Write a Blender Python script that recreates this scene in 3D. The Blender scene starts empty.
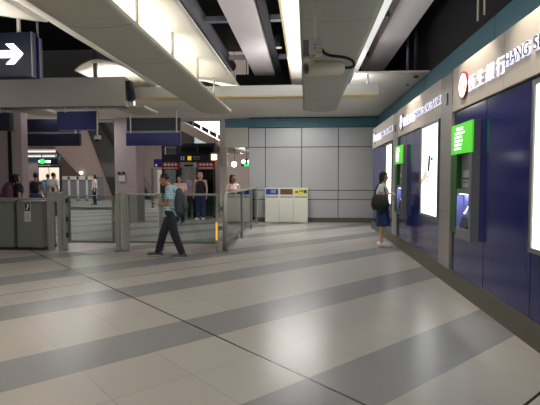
import bpy, bmesh, math, random
from mathutils import Vector, Matrix
random.seed(7)
S = bpy.context.scene
COL = S.collection
PI = math.pi
V = Vector

# ------------------------------------------------------------------ render look
S.view_settings.view_transform = 'Standard'
S.view_settings.look = 'None'
S.view_settings.gamma = 1.0
S.view_settings.use_curve_mapping = False
S.view_settings.exposure = 0.0
S.cycles.use_denoising = True
S.cycles.max_bounces = 10
S.cycles.diffuse_bounces = 5
S.cycles.transparent_max_bounces = 24
S.cycles.sample_clamp_indirect = 6.0

# ------------------------------------------------------------------ materials
def lin(c):
    return tuple((x/255/12.92 if x/255 <= .04045 else ((x/255+.055)/1.055)**2.4) for x in c)

def mat(name, rgb, rough=.5, metal=0., var=.06, scale=6., bump=0., spec=.5, coat=0., aniso=None):
    """Procedural surface: base colour (sRGB 0-255 albedo) with a soft noise variation and optional bump."""
    m = bpy.data.materials.new(name); m.use_nodes = True
    nt = m.node_tree; b = nt.nodes['Principled BSDF']
    c = lin(rgb)
    b.inputs['Roughness'].default_value = rough
    b.inputs['Metallic'].default_value = metal
    b.inputs['Specular IOR Level'].default_value = spec
    b.inputs['Coat Weight'].default_value = coat
    b.inputs['Coat Roughness'].default_value = .06
    tc = nt.nodes.new('ShaderNodeTexCoord')
    mp = nt.nodes.new('ShaderNodeMapping'); nt.links.new(tc.outputs['Object'], mp.inputs['Vector'])
    if aniso: mp.inputs['Scale'].default_value = aniso
    nz = nt.nodes.new('ShaderNodeTexNoise'); nz.inputs['Scale'].default_value = scale; nz.inputs['Detail'].default_value = 4
    nt.links.new(mp.outputs['Vector'], nz.inputs['Vector'])
    mx = nt.nodes.new('ShaderNodeMix'); mx.data_type = 'RGBA'
    mx.inputs['A'].default_value = tuple(x*(1-var) for x in c)+(1,)
    mx.inputs['B'].default_value = tuple(min(1, x*(1+var)) for x in c)+(1,)
    nt.links.new(nz.outputs['Fac'], mx.inputs['Factor'])
    nt.links.new(mx.outputs['Result'], b.inputs['Base Color'])
    if bump:
        bp = nt.nodes.new('ShaderNodeBump'); bp.inputs['Strength'].default_value = bump; bp.inputs['Distance'].default_value = .01
        nt.links.new(nz.outputs['Fac'], bp.inputs['Height']); nt.links.new(bp.outputs['Normal'], b.inputs['Normal'])
    return m

def glow(name, rgb, strength):
    m = bpy.data.materials.new(name); m.use_nodes = True
    b = m.node_tree.nodes['Principled BSDF']
    b.inputs['Base Color'].default_value = lin(rgb)+(1,)
    b.inputs['Emission Color'].default_value = lin(rgb)+(1,)
    b.inputs['Emission Strength'].default_value = strength
    b.inputs['Roughness'].default_value = .4
    return m

def glass_mat(name, tint, refl=.9):
    m = bpy.data.materials.new(name); m.use_nodes = True
    nt = m.node_tree; nt.nodes.remove(nt.nodes['Principled BSDF'])
    out = nt.nodes['Material Output']
    tr = nt.nodes.new('ShaderNodeBsdfTransparent'); tr.inputs['Color'].default_value = tint+(1,)
    gl = nt.nodes.new('ShaderNodeBsdfGlossy'); gl.inputs['Roughness'].default_value = .03
    gl.inputs['Color'].default_value = (refl, refl, refl, 1)
    fr = nt.nodes.new('ShaderNodeFresnel'); fr.inputs['IOR'].default_value = 1.5
    mx = nt.nodes.new('ShaderNodeMixShader')
    nt.links.new(fr.outputs[0], mx.inputs[0]); nt.links.new(tr.outputs[0], mx.inputs[1]); nt.links.new(gl.outputs[0], mx.inputs[2])
    nt.links.new(mx.outputs[0], out.inputs['Surface'])
    return m

def floor_mat():
    m = bpy.data.materials.new('terrazzo_floor_tiles'); m.use_nodes = True
    nt = m.node_tree; b = nt.nodes['Principled BSDF']; L = nt.links.new
    def mth(op, a, c=None, d=None):
        n = nt.nodes.new('ShaderNodeMath'); n.operation = op
        for i, x in enumerate((a, c, d)):
            if x is None: continue
            if isinstance(x, (int, float)): n.inputs[i].default_value = x
            else: L(x, n.inputs[i])
        return n.outputs[0]
    tc = nt.nodes.new('ShaderNodeTexCoord'); sx = nt.nodes.new('ShaderNodeSeparateXYZ'); L(tc.outputs['Object'], sx.inputs[0])
    x, y = sx.outputs['X'], sx.outputs['Y']
    r = math.sqrt(.5)
    u = mth('MULTIPLY', mth('ADD', x, y), r); v = mth('MULTIPLY', mth('SUBTRACT', y, x), r)
    tu = mth('DIVIDE', mth('SUBTRACT', u, 2.47), .638); tv = mth('DIVIDE', mth('SUBTRACT', v, 1.815), .631)
    cu, cv = mth('FLOOR', tu), mth('FLOOR', tv)
    # every third row of tiles is dark
    row = mth('FLOORED_MODULO', cv, 3.0) if hasattr(bpy.types.ShaderNodeMath, 'x') else mth('WRAP', cv, 3.0, 0.0)
    dark = mth('LESS_THAN', row, .5)
    def line(t, w):   # 1 near integer t
        f = mth('ABSOLUTE', mth('SUBTRACT', t, mth('ROUND', t)))
        return mth('LESS_THAN', f, w)
    grout = mth('MAXIMUM', line(tu, .0045), line(tv, .0045))
    def single(c, val, w):
        return mth('LESS_THAN', mth('ABSOLUTE', mth('SUBTRACT', c, val)), w)
    joint = mth('MAXIMUM', mth('MAXIMUM', single(u, 2.47, .011), single(v, 1.19, .011)), single(v, 6.86, .008))
    joint = mth('MAXIMUM', joint, single(u, 16.5, .011))
    cb = nt.nodes.new('ShaderNodeCombineXYZ'); L(cu, cb.inputs[0]); L(cv, cb.inputs[1])
    wn = nt.nodes.new('ShaderNodeTexWhiteNoise'); L(cb.outputs[0], wn.inputs['Vector'])
    nz = nt.nodes.new('ShaderNodeTexNoise'); nz.inputs['Scale'].default_value = 90; nz.inputs['Detail'].default_value = 5
    L(tc.outputs['Object'], nz.inputs['Vector'])
    n2 = nt.nodes.new('ShaderNodeTexNoise'); n2.inputs['Scale'].default_value = .9; n2.inputs['Detail'].default_value = 3
    L(tc.outputs['Object'], n2.inputs['Vector'])
    def mixc(f, A, B):
        n = nt.nodes.new('ShaderNodeMix'); n.data_type = 'RGBA'
        L(f, n.inputs['Factor'])
        for k, z in (('A', A), ('B', B)):
            if isinstance(z, tuple): n.inputs[k].default_value = lin(z)+(1,)
            else: L(z, n.inputs[k])
        return n.outputs['Result']
    c = mixc(dark, (176, 171, 164), (136, 135, 137))
    tone = mth('ADD', mth('ADD', .86, mth('MULTIPLY', wn.outputs['Value'], .06)), mth('ADD', mth('MULTIPLY', nz.outputs['Fac'], .1), mth('MULTIPLY', n2.outputs['Fac'], .1)))
    hv = nt.nodes.new('ShaderNodeHueSaturation'); L(tone, hv.inputs['Value']); L(c, hv.inputs['Color'])
    c = mixc(mth('MULTIPLY', grout, .35), hv.outputs['Color'], (92, 88, 82))
    c = mixc(joint, c, (34, 29, 22))
    L(c, b.inputs['Base Color'])
    b.inputs['Roughness'].default_value = .27
    b.inputs['Specular IOR Level'].default_value = .45
    bp = nt.nodes.new('ShaderNodeBump'); bp.inputs['Strength'].default_value = .02; bp.inputs['Distance'].default_value = .01
    L(nz.outputs['Fac'], bp.inputs['Height']); L(bp.outputs['Normal'], b.inputs['Normal'])
    return m

M = dict(
    floor=floor_mat(),
    blue=mat('blue_glossy_cladding', (28, 33, 98), .13, 0, .05, 2., 0, .55),
    joint=mat('dark_joint', (16, 16, 22), .8),
    teal=mat('teal_painted_metal', (52, 104, 120), .45, 0, .05),
    skirt=mat('dark_stone_skirting', (84, 82, 70), .45, 0, .12, 20.),
    fascia=mat('brushed_champagne_metal', (190, 182, 172), .55, .15, .04, 3., 0, .3, aniso=(1, .2, 30)),
    fascia_dark=mat('dark_sign_backing', (70, 78, 92), .35, .4, .05),
    pil=mat('grey_stone_pilaster', (150, 146, 142), .45, .1, .05, 14.),
    panel=mat('grey_metal_wall_panel', (172, 173, 174), .38, .15, .04, 1.2),
    panel_warm=mat('beige_grey_wall_panel', (172, 170, 160), .45, .2, .04, 1.2),
    gap=mat('dark_panel_joint', (40, 42, 46), .7),
    soffit=mat('painted_soffit', (216, 211, 203), .6, 0, .03),
    beam=mat('pale_lilac_beam', (206, 198, 202), .55, 0, .03, 2.),
    void=mat('black_ceiling_void', (20, 20, 23), .8, 0, .2, 3.),
    voidgrey=mat('dark_grey_services', (46, 47, 52), .7, .1, .1, 6.),
    pipe=mat('dull_grey_pipe', (128, 130, 140), .35, .2, .08, 6.),
    pan=mat('perforated_grey_fixture_panel', (150, 150, 140), .5, .15, .03, 160.),
    pan_olive=mat('olive_beige_fixture_panel', (180, 176, 162), .5, .1, .03, 4.),
    refl=mat('white_reflector', (246, 246, 244), .6, 0, .01),
    rim=mat('yellowed_rim', (206, 184, 134), .6),
    tent=mat('cream_fabric_membrane', (250, 245, 234), .8, 0, .03, 3.),
    rod=mat('pale_painted_rod', (214, 208, 192), .45, .1),
    white=mat('white_painted_metal', (200, 198, 192), .45, 0, .03),
    bin=mat('off_white_bin_shell', (208, 208, 196), .45, 0, .03, 4.),
    steel=mat('brushed_stainless_steel', (158, 162, 154), .34, .5, .06, 5., aniso=(30, 30, .6)),
    steel_dark=mat('dull_dark_steel', (112, 116, 110), .38, .35, .08, 5., aniso=(30, 30, .6)),
    black=mat('black_plastic', (18, 18, 20), .4, 0, .05),
    grey=mat('mid_grey_plastic', (92, 94, 98), .4, .2, .05),
    navy=mat('navy_sign_face', (22, 24, 110), .35, 0, .05),
    navy_dk=mat('dark_navy_sign_face', (16, 20, 44), .4, 0, .08),
    red=mat('maroon_sign_face', (150, 22, 48), .4),
    lblue=mat('blue_bin_label', (28, 52, 150), .4, 0, .2, 30.),
    lbrown=mat('brown_bin_label', (104, 70, 44), .4, 0, .25, 30.),
    lyellow=mat('yellow_bin_label', (214, 204, 70), .4, 0, .25, 30.),
    mark=mat('pale_print', (222, 222, 214), .5),
    markdk=mat('dark_print', (60, 52, 40), .5),
    camera=mat('cream_camera_shell', (190, 178, 158), .42, 0, .04, 8.),
    cambracket=mat('pale_bracket_paint', (200, 198, 190), .45, .1, .05),
    pink=mat('pinkish_grey_cladding', (170, 156, 160), .5, .1, .04, 1.),
    beige=mat('beige_escalator_soffit', (168, 152, 144), .5, .1, .04, 2.),
    mirror=mat('polished_escalator_cladding', (140, 146, 146), .14, .9, .06, 1.5, .35),
    farwall=mat('pale_pinkish_wall', (206, 192, 186), .6, 0, .04, 1.),
    farceil=mat('white_far_ceiling', (210, 206, 200), .6, 0, .03),
    liftframe=mat('dark_lift_frame', (52, 58, 62), .35, .5, .1),
    glass=glass_mat('clear_glass', (.80, .86, .84)),
    glassdk=glass_mat('smoked_glass', (.42, .48, .48)),
    skin=mat('skin_tan', (176, 128, 100), .55, 0, .05, 12.),
    skin2=mat('skin_pale', (204, 160, 136), .55, 0, .05, 12.),
    skin3=mat('skin_brown', (140, 98, 78), .55, 0, .05, 12.),
    hair=mat('black_hair', (22, 18, 17), .5, 0, .3, 60.),
    hairgrey=mat('fair_grey_hair', (190, 172, 150), .6, 0, .2, 60.),
    eyem=mat('eye_dark', (20, 16, 14), .2),
    denim=mat('blue_denim', (34, 50, 96), .8, 0, .15, 60.),
    trous=mat('near_black_trousers', (30, 32, 44), .8, 0, .15, 40.),
    tee=mat('white_cotton', (220, 216, 212), .8, 0, .05, 20.),
    tealshirt=mat('teal_cotton', (70, 148, 160), .8, 0, .08, 20.),
    darktop=mat('navy_black_cotton', (24, 26, 38), .8, 0, .1, 20.),
    lilac=mat('lilac_grey_cotton', (150, 146, 172), .8, 0, .1, 20.),
    pinktop=mat('pale_pink_cotton', (206, 178, 172), .8, 0, .05, 20.),
    shoe=mat('pale_canvas_shoe', (222, 220, 212), .7),
    shoedk=mat('grey_sneaker', (70, 82, 92), .7),
    pack=mat('charcoal_nylon', (58, 60, 68), .7, 0, .2, 30.),
    packblk=mat('black_nylon', (16, 16, 20), .6, 0, .2, 30.),
    packplum=mat('plum_nylon', (88, 54, 78), .7, 0, .2, 30.),
    packblue=mat('dark_blue_nylon', (34, 44, 92), .7, 0, .2, 30.),
    letter=glow('lit_letter_body', (236, 236, 255), .9),
    letterface=mat('navy_letter_face', (30, 28, 84), .4),
    poster=glow('backlit_poster', (238, 246, 244), 3.0),
    posterwarm=glow('backlit_poster_warm', (244, 244, 222), 2.2),
    green=glow('lit_green_canopy', (76, 202, 34), .7),
    greenside=mat('green_metal_side', (18, 84, 16), .4, .1, .04),
    gtext=glow('lit_white_text', (244, 255, 240), 1.6),
    alcove=mat('pale_lavender_alcove', (128, 132, 190), .4, 0, .03), surround=mat('satin_grey_surround', (120, 124, 130), .4, .3, .05), plate=mat('grey_white_plate', (176, 180, 176), .5),
    screen=glow('lit_blue_alcove', (150, 160, 240), 1.0),
    led=glow('white_led', (225, 230, 255), 4.),
    arrow=glow('lit_white_arrow', (255, 255, 255), 4.),
    amber=glow('amber_glow', (240, 160, 60), 1.0),
    fartube=glow('dim_fluorescent_tube', (236, 228, 230), 1.0),
    tube=glow('fluorescent_tube', (255, 250, 240), 4.),
    spot=glow('round_lamp', (255, 255, 250), 5.),
    exitg=glow('lit_green_disc', (40, 220, 90), 2.),
    yellow=glow('yellow_pictogram', (230, 190, 40), .7),
)
def plaid():
    m = mat('pale_blue_check_cotton', (176, 212, 224), .8, 0, .05, 20.)
    nt = m.node_tree; b = nt.nodes['Principled BSDF']
    src = b.inputs['Base Color'].links[0].from_socket
    tc = nt.nodes.new('ShaderNodeTexCoord')
    prev = src
    for d in ('Z', 'X'):
        w = nt.nodes.new('ShaderNodeTexWave'); w.bands_direction = d; w.inputs['Scale'].default_value = 7.
        nt.links.new(tc.outputs['Object'], w.inputs['Vector'])
        g = nt.nodes.new('ShaderNodeMath'); g.operation = 'GREATER_THAN'; g.inputs[1].default_value = .72
        nt.links.new(w.outputs['Fac'], g.inputs[0])
        s = nt.nodes.new('ShaderNodeMath'); s.operation = 'MULTIPLY'; s.inputs[1].default_value = .45; nt.links.new(g.outputs[0], s.inputs[0])
        x = nt.nodes.new('ShaderNodeMix'); x.data_type = 'RGBA'; x.inputs['B'].default_value = lin((84, 130, 158))+(1,)
        nt.links.new(s.outputs[0], x.inputs['Factor']); nt.links.new(prev, x.inputs['A']); prev = x.outputs['Result']
    nt.links.new(prev, b.inputs['Base Color'])
    return m
M['plaid'] = plaid()

# ------------------------------------------------------------------ mesh helpers
class MB:
    def __init__(s): s.b = bmesh.new()
    def box(s, x0, x1, y0, y1, z0, z1, bev=0.):
        r = bmesh.ops.create_cube(s.b, size=1)
        vs = r['verts']
        for v in vs:
            v.co = V(((x0+x1)/2+v.co.x*(x1-x0), (y0+y1)/2+v.co.y*(y1-y0), (z0+z1)/2+v.co.z*(z1-z0)))
        if bev:
            es = list({e for v in vs for e in v.link_edges})
            bmesh.ops.bevel(s.b, geom=es, offset=bev, segments=2, profile=.6, affect='EDGES')
        return s
    def prism(s, pts, axis, a0, a1):
        """polygon pts (2D) extruded along axis from a0 to a1."""
        def co(p, a):
            return {'x': (a, p[0], p[1]), 'y': (p[0], a, p[1]), 'z': (p[0], p[1], a)}[axis]
        A = [s.b.verts.new(co(p, a0)) for p in pts]; B = [s.b.verts.new(co(p, a1)) for p in pts]
        s.b.faces.new(A[::-1]); s.b.faces.new(B)
        n = len(pts)
        for i in range(n): s.b.faces.new((A[i], A[(i+1) % n], B[(i+1) % n], B[i]))
        return s
    def loft(s, pts, rad, side=None, n=14, round0=True, round1=True):
        """tube through pts; rad = radius or (r_side, r_depth) per point."""
        pts = [V(p) for p in pts]
        rad = [(r, r) if isinstance(r, (int, float)) else r for r in rad]
        P, R = list(pts), list(rad)
        def cap(end):
            i, j = (0, 1) if end == 0 else (-1, -2)
            d = (P[i]-P[j]).normalized(); r = R[i]; h = min(r)
            out = [(P[i]+d*h*math.sin(a), (r[0]*math.cos(a), r[1]*math.cos(a))) for a in (PI*.17, PI*.33, PI*.46)]
            return out
        c0 = cap(0) if round0 else []; c1 = cap(1) if round1 else []
        seq = [x for x in c0[::-1]]+list(zip(P, R))+c1
        rings = []
        prev = None
        m = len(seq)
        for i, (p, r) in enumerate(seq):
            a = seq[max(0, i-1)][0]; c = seq[min(m-1, i+1)][0]
            d = (c-a).normalized()
            if side is not None: e = V(side)
            elif prev is not None: e = prev
            else: e = V((1, 0, 0)) if abs(d.x) < .8 else V((0, 1, 0))
            e = (e-d*e.dot(d)).normalized(); prev = e
            f = d.cross(e)
            rings.append([s.b.verts.new(p+e*r[0]*math.cos(2*PI*k/n)+f*r[1]*math.sin(2*PI*k/n)) for k in range(n)])
        for A, B in zip(rings, rings[1:]):
            for k in range(n): s.b.faces.new((A[k], A[(k+1) % n], B[(k+1) % n], B[k]))
        s.b.faces.new(rings[0][::-1]); s.b.faces.new(rings[-1])
        return s
    def cyl(s, p0, p1, r0, r1=None, n=16):
        return s.loft([p0, p1], [r0, r0 if r1 is None else r1], n=n, round0=False, round1=False)
    def ball(s, c, r, n=16):
        r = (r, r, r) if isinstance(r, (int, float)) else r
        q = bmesh.ops.create_uvsphere(s.b, u_segments=n, v_segments=n*3//4, radius=1)
        for v in q['verts']: v.co = V((c[0]+v.co.x*r[0], c[1]+v.co.y*r[1], c[2]+v.co.z*r[2]))
        return s
    def quad(s, *p):
        s.b.faces.new([s.b.verts.new(q) for q in p]); return s
    def build(s, name, m, parent=None, smooth=False, local=False):
        bmesh.ops.recalc_face_normals(s.b, faces=s.b.faces)
        me = bpy.data.meshes.new(name)
        if parent is not None and not local:
            off = V(parent.location); q = parent.parent
            while q is not None: off += V(q.location); q = q.parent
            for v in s.b.verts: v.co -= off
        s.b.to_mesh(me); s.b.free()
        if smooth:
            for p in me.polygons: p.use_smooth = True
        o = bpy.data.objects.new(name, me); COL.objects.link(o)
        me.materials.append(M[m] if isinstance(m, str) else m)
        o.parent = parent
        return o

def thing(name, label, cat, loc=(0, 0, 0), group=None, rz=0):
    o = bpy.data.objects.new(name, None); COL.objects.link(o)
    o.location = loc; o.rotation_euler = (0, 0, rz); o.empty_display_size = .1
    return tag(o, label, cat, group)
def tag(o, label, cat, group=None, kind=None):
    o['label'] = label; o['category'] = cat
    if group: o['group'] = group
    if kind: o['kind'] = kind
    return o
def struct(name, mb, m, label=None, parent=None, smooth=False):
    o = mb.build(name, m, parent, smooth)
    o['kind'] = 'structure'
    if label: o['label'] = label
    return o
def base(o, name=None):
    """move a single-mesh object's origin to its bounding-box base"""
    me = o.data
    xs = [v.co for v in me.vertices]
    c = V(((min(v.x for v in xs)+max(v.x for v in xs))/2, (min(v.y for v in xs)+max(v.y for v in xs))/2, min(v.z for v in xs)))
    for v in me.vertices: v.co -= c
    o.location = c
    return o

def bake(o, *mods):
    """apply modifiers given as (type, {settings})"""
    for i, (t, kw) in enumerate(mods):
        md = o.modifiers.new('m%d' % i, t)
        for k, v in kw.items(): setattr(md, k, v)
    dg = bpy.context.evaluated_depsgraph_get(); dg.update()
    me = bpy.data.meshes.new_from_object(o.evaluated_get(dg))
    old = o.data; o.modifiers.clear(); o.data = me
    if not me.materials and old.materials: me.materials.append(old.materials[0])
    for p in me.polygons: p.use_smooth = True
    return o

def text_mesh(name, body, size, m, parent, origin, extrude=.02, offset=0., R=None, length=None, align='LEFT', space=1.):
    cu = bpy.data.curves.new(name, 'FONT'); cu.body = body; cu.size = size; cu.extrude = extrude; cu.offset = offset
    cu.align_x = align; cu.space_character = space
    t = bpy.data.objects.new(name, cu); COL.objects.link(t)
    dg = bpy.context.evaluated_depsgraph_get(); dg.update()
    me = bpy.data.meshes.new_from_object(t.evaluated_get(dg))
    bpy.data.objects.remove(t); me.name = name
    sx = 1.
    if length:
        w = max(v.co.x for v in me.vertices)-min(v.co.x for v in me.vertices); sx = length/w
    x0 = min(v.co.x for v in me.vertices) if length else 0
    off = V(parent.location) if parent else V()
    if parent and parent.parent: off = off+V(parent.parent.location)
    for v in me.vertices:
        c = V(((v.co.x-x0)*sx, v.co.y, v.co.z)); v.co = (R @ c if R else c)+V(origin)-off
    me.materials.clear(); me.materials.append(M[m])
    o = bpy.data.objects.new(name, me); COL.objects.link(o); o.parent = parent
    return o
RIGHTWALL = Matrix(((0, 0, -1), (-1, 0, 0), (0, 1, 0)))      # text on the right wall: reads along -Y, faces -X
FRONT = Matrix(((1, 0, 0), (0, 0, -1), (0, 1, 0)))           # text facing the camera (-Y)

# ------------------------------------------------------------------ camera
f, pitch, yaw = 460., math.atan(23.5/460), math.radians(4.475)
cd = bpy.data.cameras.new('camera'); cam = bpy.data.objects.new('camera', cd); COL.objects.link(cam)
cd.sensor_width = 36; cd.lens = 36*f/540; cd.clip_end = 200; cd.clip_start = .05
cam.location = (0, 0, 1.53); cam.rotation_euler = (PI/2-pitch, 0, yaw)
S.camera = cam

# ------------------------------------------------------------------ room shell
XW, YB = 2.5, 16.35
struct('floor', MB().box(-26, 3.2, -8, 46, -.12, 0), 'floor')
struct('ceiling', MB().box(-26, 3.2, -8, 17, 6.2, 6.3), 'void', 'black open ceiling void')
# soffit at the far end of the hall
struct('ceiling_soffit', MB().box(1.0, XW, 9.7, YB, 3.7, 3.74).box(-16, 1.0, 10.95, YB, 3.7, 3.74), 'soffit')
# back wall: panels with open joints
bk = MB()
xs = [-2.04, -1.44, -.16, 1.13, XW]
zs = [.15, .805, 1.13, 2.655, 3.34]
for i in range(len(xs)-1):
    for j in range(len(zs)-1):
        bk.box(xs[i]+.012, xs[i+1]-.012, YB-.03, YB, zs[j]+.012, zs[j+1]-.012, .004)
wb = struct('wall_back', MB().box(-2.04, XW+.5, YB, YB+.25, 0, 6.2), 'gap')
struct('wall_panel', bk, 'panel', parent=wb)
struct('baseboard_back', MB().box(-2.04, XW, YB-.045, YB, 0, .15), 'skirt')
tb = MB()
for a, b in ((-2.88, -1.78), (-1.77, .44), (.45, XW)): tb.box(a, b, YB-.06, YB+.02, 3.35, 3.66)
struct('trim_1', tb, 'teal', 'teal band along the top of the grey back wall')
struct('trim_2', MB().box(-2.88, -2.05, YB-.03, YB+.25, 2.66, 3.35), 'panel_warm', 'beige lintel panel at the end of the back wall')
struct('trim_3', MB().box(-26, -2.88, YB-.03, YB+.25, 3.62, 7.6), 'panel', 'pale header strip above the concourse opening')
struct('wall_right', MB().box(XW, XW+.3, -8, YB, 0, 6.2), 'void')
tr = MB()
ys = [-8, -3.5, .3, 4.5, 6.32, 10.2, 14.2, YB]
ys = [-8, -4.1, -.7, 2.75, 6.32, 9.85, 13.3, YB]
for a, b in zip(ys, ys[1:]): tr.box(XW-.05, XW+.02, a+.006, b-.006, 3.0, 3.66)
struct('trim_4', tr, 'teal', 'teal band above the blue bank frontage')
# far concourse
struct('ceiling_far', MB().box(-26, -1.8, YB+.25, 46, 7.6, 7.7), 'farceil')
struct('wall_far', MB().box(-26, -1.5, 45, 45.2, 0, 7.6), 'farwall')
struct('wall_end', MB().box(-2.0, -1.8, YB+.25, 45, 0, 7.6), 'farwall', 'pale wall beyond the right end of the opening')
struct('wall_left', MB().box(-26, -25.8, -8, 46, 0, 7.6), 'farwall')

# ------------------------------------------------------------------ blue bank frontage (X = 2.1)
XF = 2.1
fr = struct('wall_front', MB().box(XF+.02, XW-.06, -3, 14.7, 0, 3.07), 'joint', 'dark carcass behind the blue cladding')
Pp = [(-1.12, -.56), (2.83, 3.39), (6.78, 7.34), (10.68, 11.26)]
bounds = [-3, -1.12, -.56, .5, 1.6, 2.83, 3.39, 4.455, 5.6, 6.78, 7.34, 8.5, 9.2, 9.9, 10.68, 11.26, 12.2, 13.3, 14.68]
cl = MB()
for a, b in zip(bounds, bounds[1:]):
    if any(abs(a-p[0]) < .02 for p in Pp): continue
    cl.box(XF, XF+.03, a+.006, b-.006, .22, 2.46, .002)
struct('blue_cladding', cl, 'blue', parent=fr)
sk = struct('baseboard_right', MB().prism([(XF-.05, 0), (XF+.03, 0), (XF+.03, .218), (XF-.01, .218)], 'y', -3, 14.7), 'skirt')
# the prism above runs in x,z: (x, z) pairs
for k, (a, b) in enumerate(Pp):
    o = struct('pilaster', MB().box(XF-.035, XF+.03, a+.01, b-.01, .22, 1.03, .004).box(XF-.035, XF+.03, a+.01, b-.01, 1.04, 3.05, .004), 'pil', 'grey pilaster on the bank front')
    if k in (2, 3): struct('sensor_plate', MB().box(XF-.05, XF-.03, a+.2, a+.3, 2.62, 2.78, .004), 'grey', parent=o)

def bank_sign(y0, y1, e0, lab):
    """fascia from pilaster to pilaster with emblem and lit lettering; e0 = emblem centre"""
    t = thing('shop_sign', lab, 'sign', (XF, (y0+y1)/2, 2.47), 'lit signs along the bank front')
    pan = MB(); n = 2; w = (y1-y0)/n
    for i in range(n): pan.box(XF-.03, XF+.02, y0+i*w+.004, y0+(i+1)*w-.004, 2.475, 3.07, .003)
    pan.build('fascia_panel', 'fascia', t)
    c = V((XF-.05, e0, 2.76))
    e = MB().cyl(c+V((.02, 0, 0)), c+V((-.004, 0, 0)), .16, n=32).build('emblem', 'letter', t)
    rg = MB()
    n = 40
    for k in range(n):
        a0, a1 = 2*PI*k/n, 2*PI*(k+1)/n
        p = []
        for r, x in ((.158, .018), (.176, .018), (.176, -.006), (.158, -.006)):
            p.append([(c.x+x, c.y+r*math.cos(a), c.z+r*math.sin(a)) for a in (a0, a1)])
        for i in range(4):
            j = (i+1) % 4
            rg.quad(p[i][0], p[i][1], p[j][1], p[j][0])
    rg.build('ring', 'red', e, local=False)
    for pts in ([(e0-.10, 2.70), (e0-.05, 2.70), (e0-.10, 2.80)], [(e0+.10, 2.82), (e0+.05, 2.82), (e0+.10, 2.72)], [(e0-.04, 2.63), (e0+.04, 2.63), (e0, 2.67)]):
        MB().prism(pts, 'x', c.x-.008, c.x-.003).build('emblem_mark', 'lyellow', e)
    for body, yy, ln, sz, zz, sp in (('\u6046\u751f\u9280\u884c', e0-.20, 1.08, .215, 2.65, 1.38), ('HANG', e0-1.31, .50, .178, 2.69, 1.), ('SENG', e0-1.90, .48, .178, 2.69, 1.), ('BANK', e0-2.47, .48, .178, 2.69, 1.)):
        cn = body[0] > 'z'
        a = text_mesh('lettering', body, sz, 'letter', t, (XF-.044, yy, zz), .010, -.002 if cn else .006, RIGHTWALL, ln, space=sp)
        if not cn: text_mesh('letter_face', body, sz, 'letterface', a, (XF-.0555, yy, zz), .002, .0, RIGHTWALL, ln)
    return t
bank_sign(3.39, 6.78, 6.30, 'nearest lit white bank sign, on the fascia over the large cash machine')
bank_sign(7.34, 10.68, 10.24, 'middle lit white bank sign, above the bright poster with a phone')
bank_sign(11.26, 14.68, 14.2, 'farthest lit white bank sign, above the person at the cash machine')
struct('trim_5', MB().box(XF-.03, XF+.02, -3, 2.83, 2.475, 3.07), 'fascia', 'plain fascia nearest the camera')

def lightbox(y0, y1, z0, z1, m, lab, art):
    t = thing('poster_lightbox', lab, 'poster', (XF, (y0+y1)/2, z0), 'backlit posters on the bank front')
    w = .045
    fb = MB()
    fb.box(XF-.05, XF+.01, y0-w, y1+w, z1, z1+w, .004).box(XF-.05, XF+.01, y0-w, y1+w, z0-w, z0, .004)
    fb.box(XF-.05, XF+.01, y0-w, y0, z0, z1, .004).box(XF-.05, XF+.01, y1, y1+w, z0, z1, .004)
    fb.build('frame', 'steel_dark', t)
    MB().box(XF-.03, XF+.005, y0, y1, z0, z1).build('poster', m, t)
    if art:
        h, w = z1-z0, y1-y0
        X0, X1 = XF-.034, XF-.03
        ph = MB().prism([(y0+.50*w, z0+.48*h), (y0+.62*w, z0+.50*h), (y0+.56*w, z0+.68*h), (y0+.44*w, z0+.66*h)], 'x', X0, X1).build('printed_phone', 'grey', t)
        hd = MB()
        hd.prism([(y0+.60*w, z0+.50*h), (y0+.78*w, z0+.50*h), (y0+.98*w, z0+.40*h), (y0+.98*w, z0+.34*h), (y0+.70*w, z0+.41*h)], 'x', X0-.001, X1)
        hd.prism([(y0+.52*w, z0+.43*h), (y0+.70*w, z0+.47*h), (y0+.70*w, z0+.43*h), (y0+.56*w, z0+.40*h)], 'x', X0-.002, X1)
        hd.build('printed_hand', glow('printed_skin', (226, 184, 166), 1.0), t)
        MB().prism([(y0+.30*w, z0+.60*h), (y0+.42*w, z0+.61*h), (y0+.42*w, z0+.645*h), (y0+.30*w, z0+.64*h)], 'x', X0, X1).build('printed_badge', mat('cyan_print', (40, 190, 230), .5), t)
        for k, (a, b, q) in enumerate(((.30, .56, .70), (.30, .50, .45))): MB().box(X0, X1, y0+a*w, y0+b*w, z0+q*h, z0+(q+.007)*h).build('printed_line', 'markdk', t)
        lg = MB()
        for k, (a, b, q) in enumerate(((.2, .75, .93), (.25, .6, .90), (.3, .7, .87))): lg.box(X0, X1, y0+a*w, y0+b*w, z0+q*h, z0+(q+.012)*h)
        lg.build('printed_heading', 'mark', t)
    return t
lightbox(7.43, 8.46, .93, 2.42, 'poster', 'tall backlit poster with a hand holding a phone, right of the middle pilaster', True)
lightbox(11.34, 12.12, .93, 2.38, 'posterwarm', 'far backlit cream poster just behind the person at the cash machine', False)
lightbox(3.44, 4.37, .90, 2.38, 'poster', 'backlit poster cut off by the right edge of the photo', False)

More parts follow.
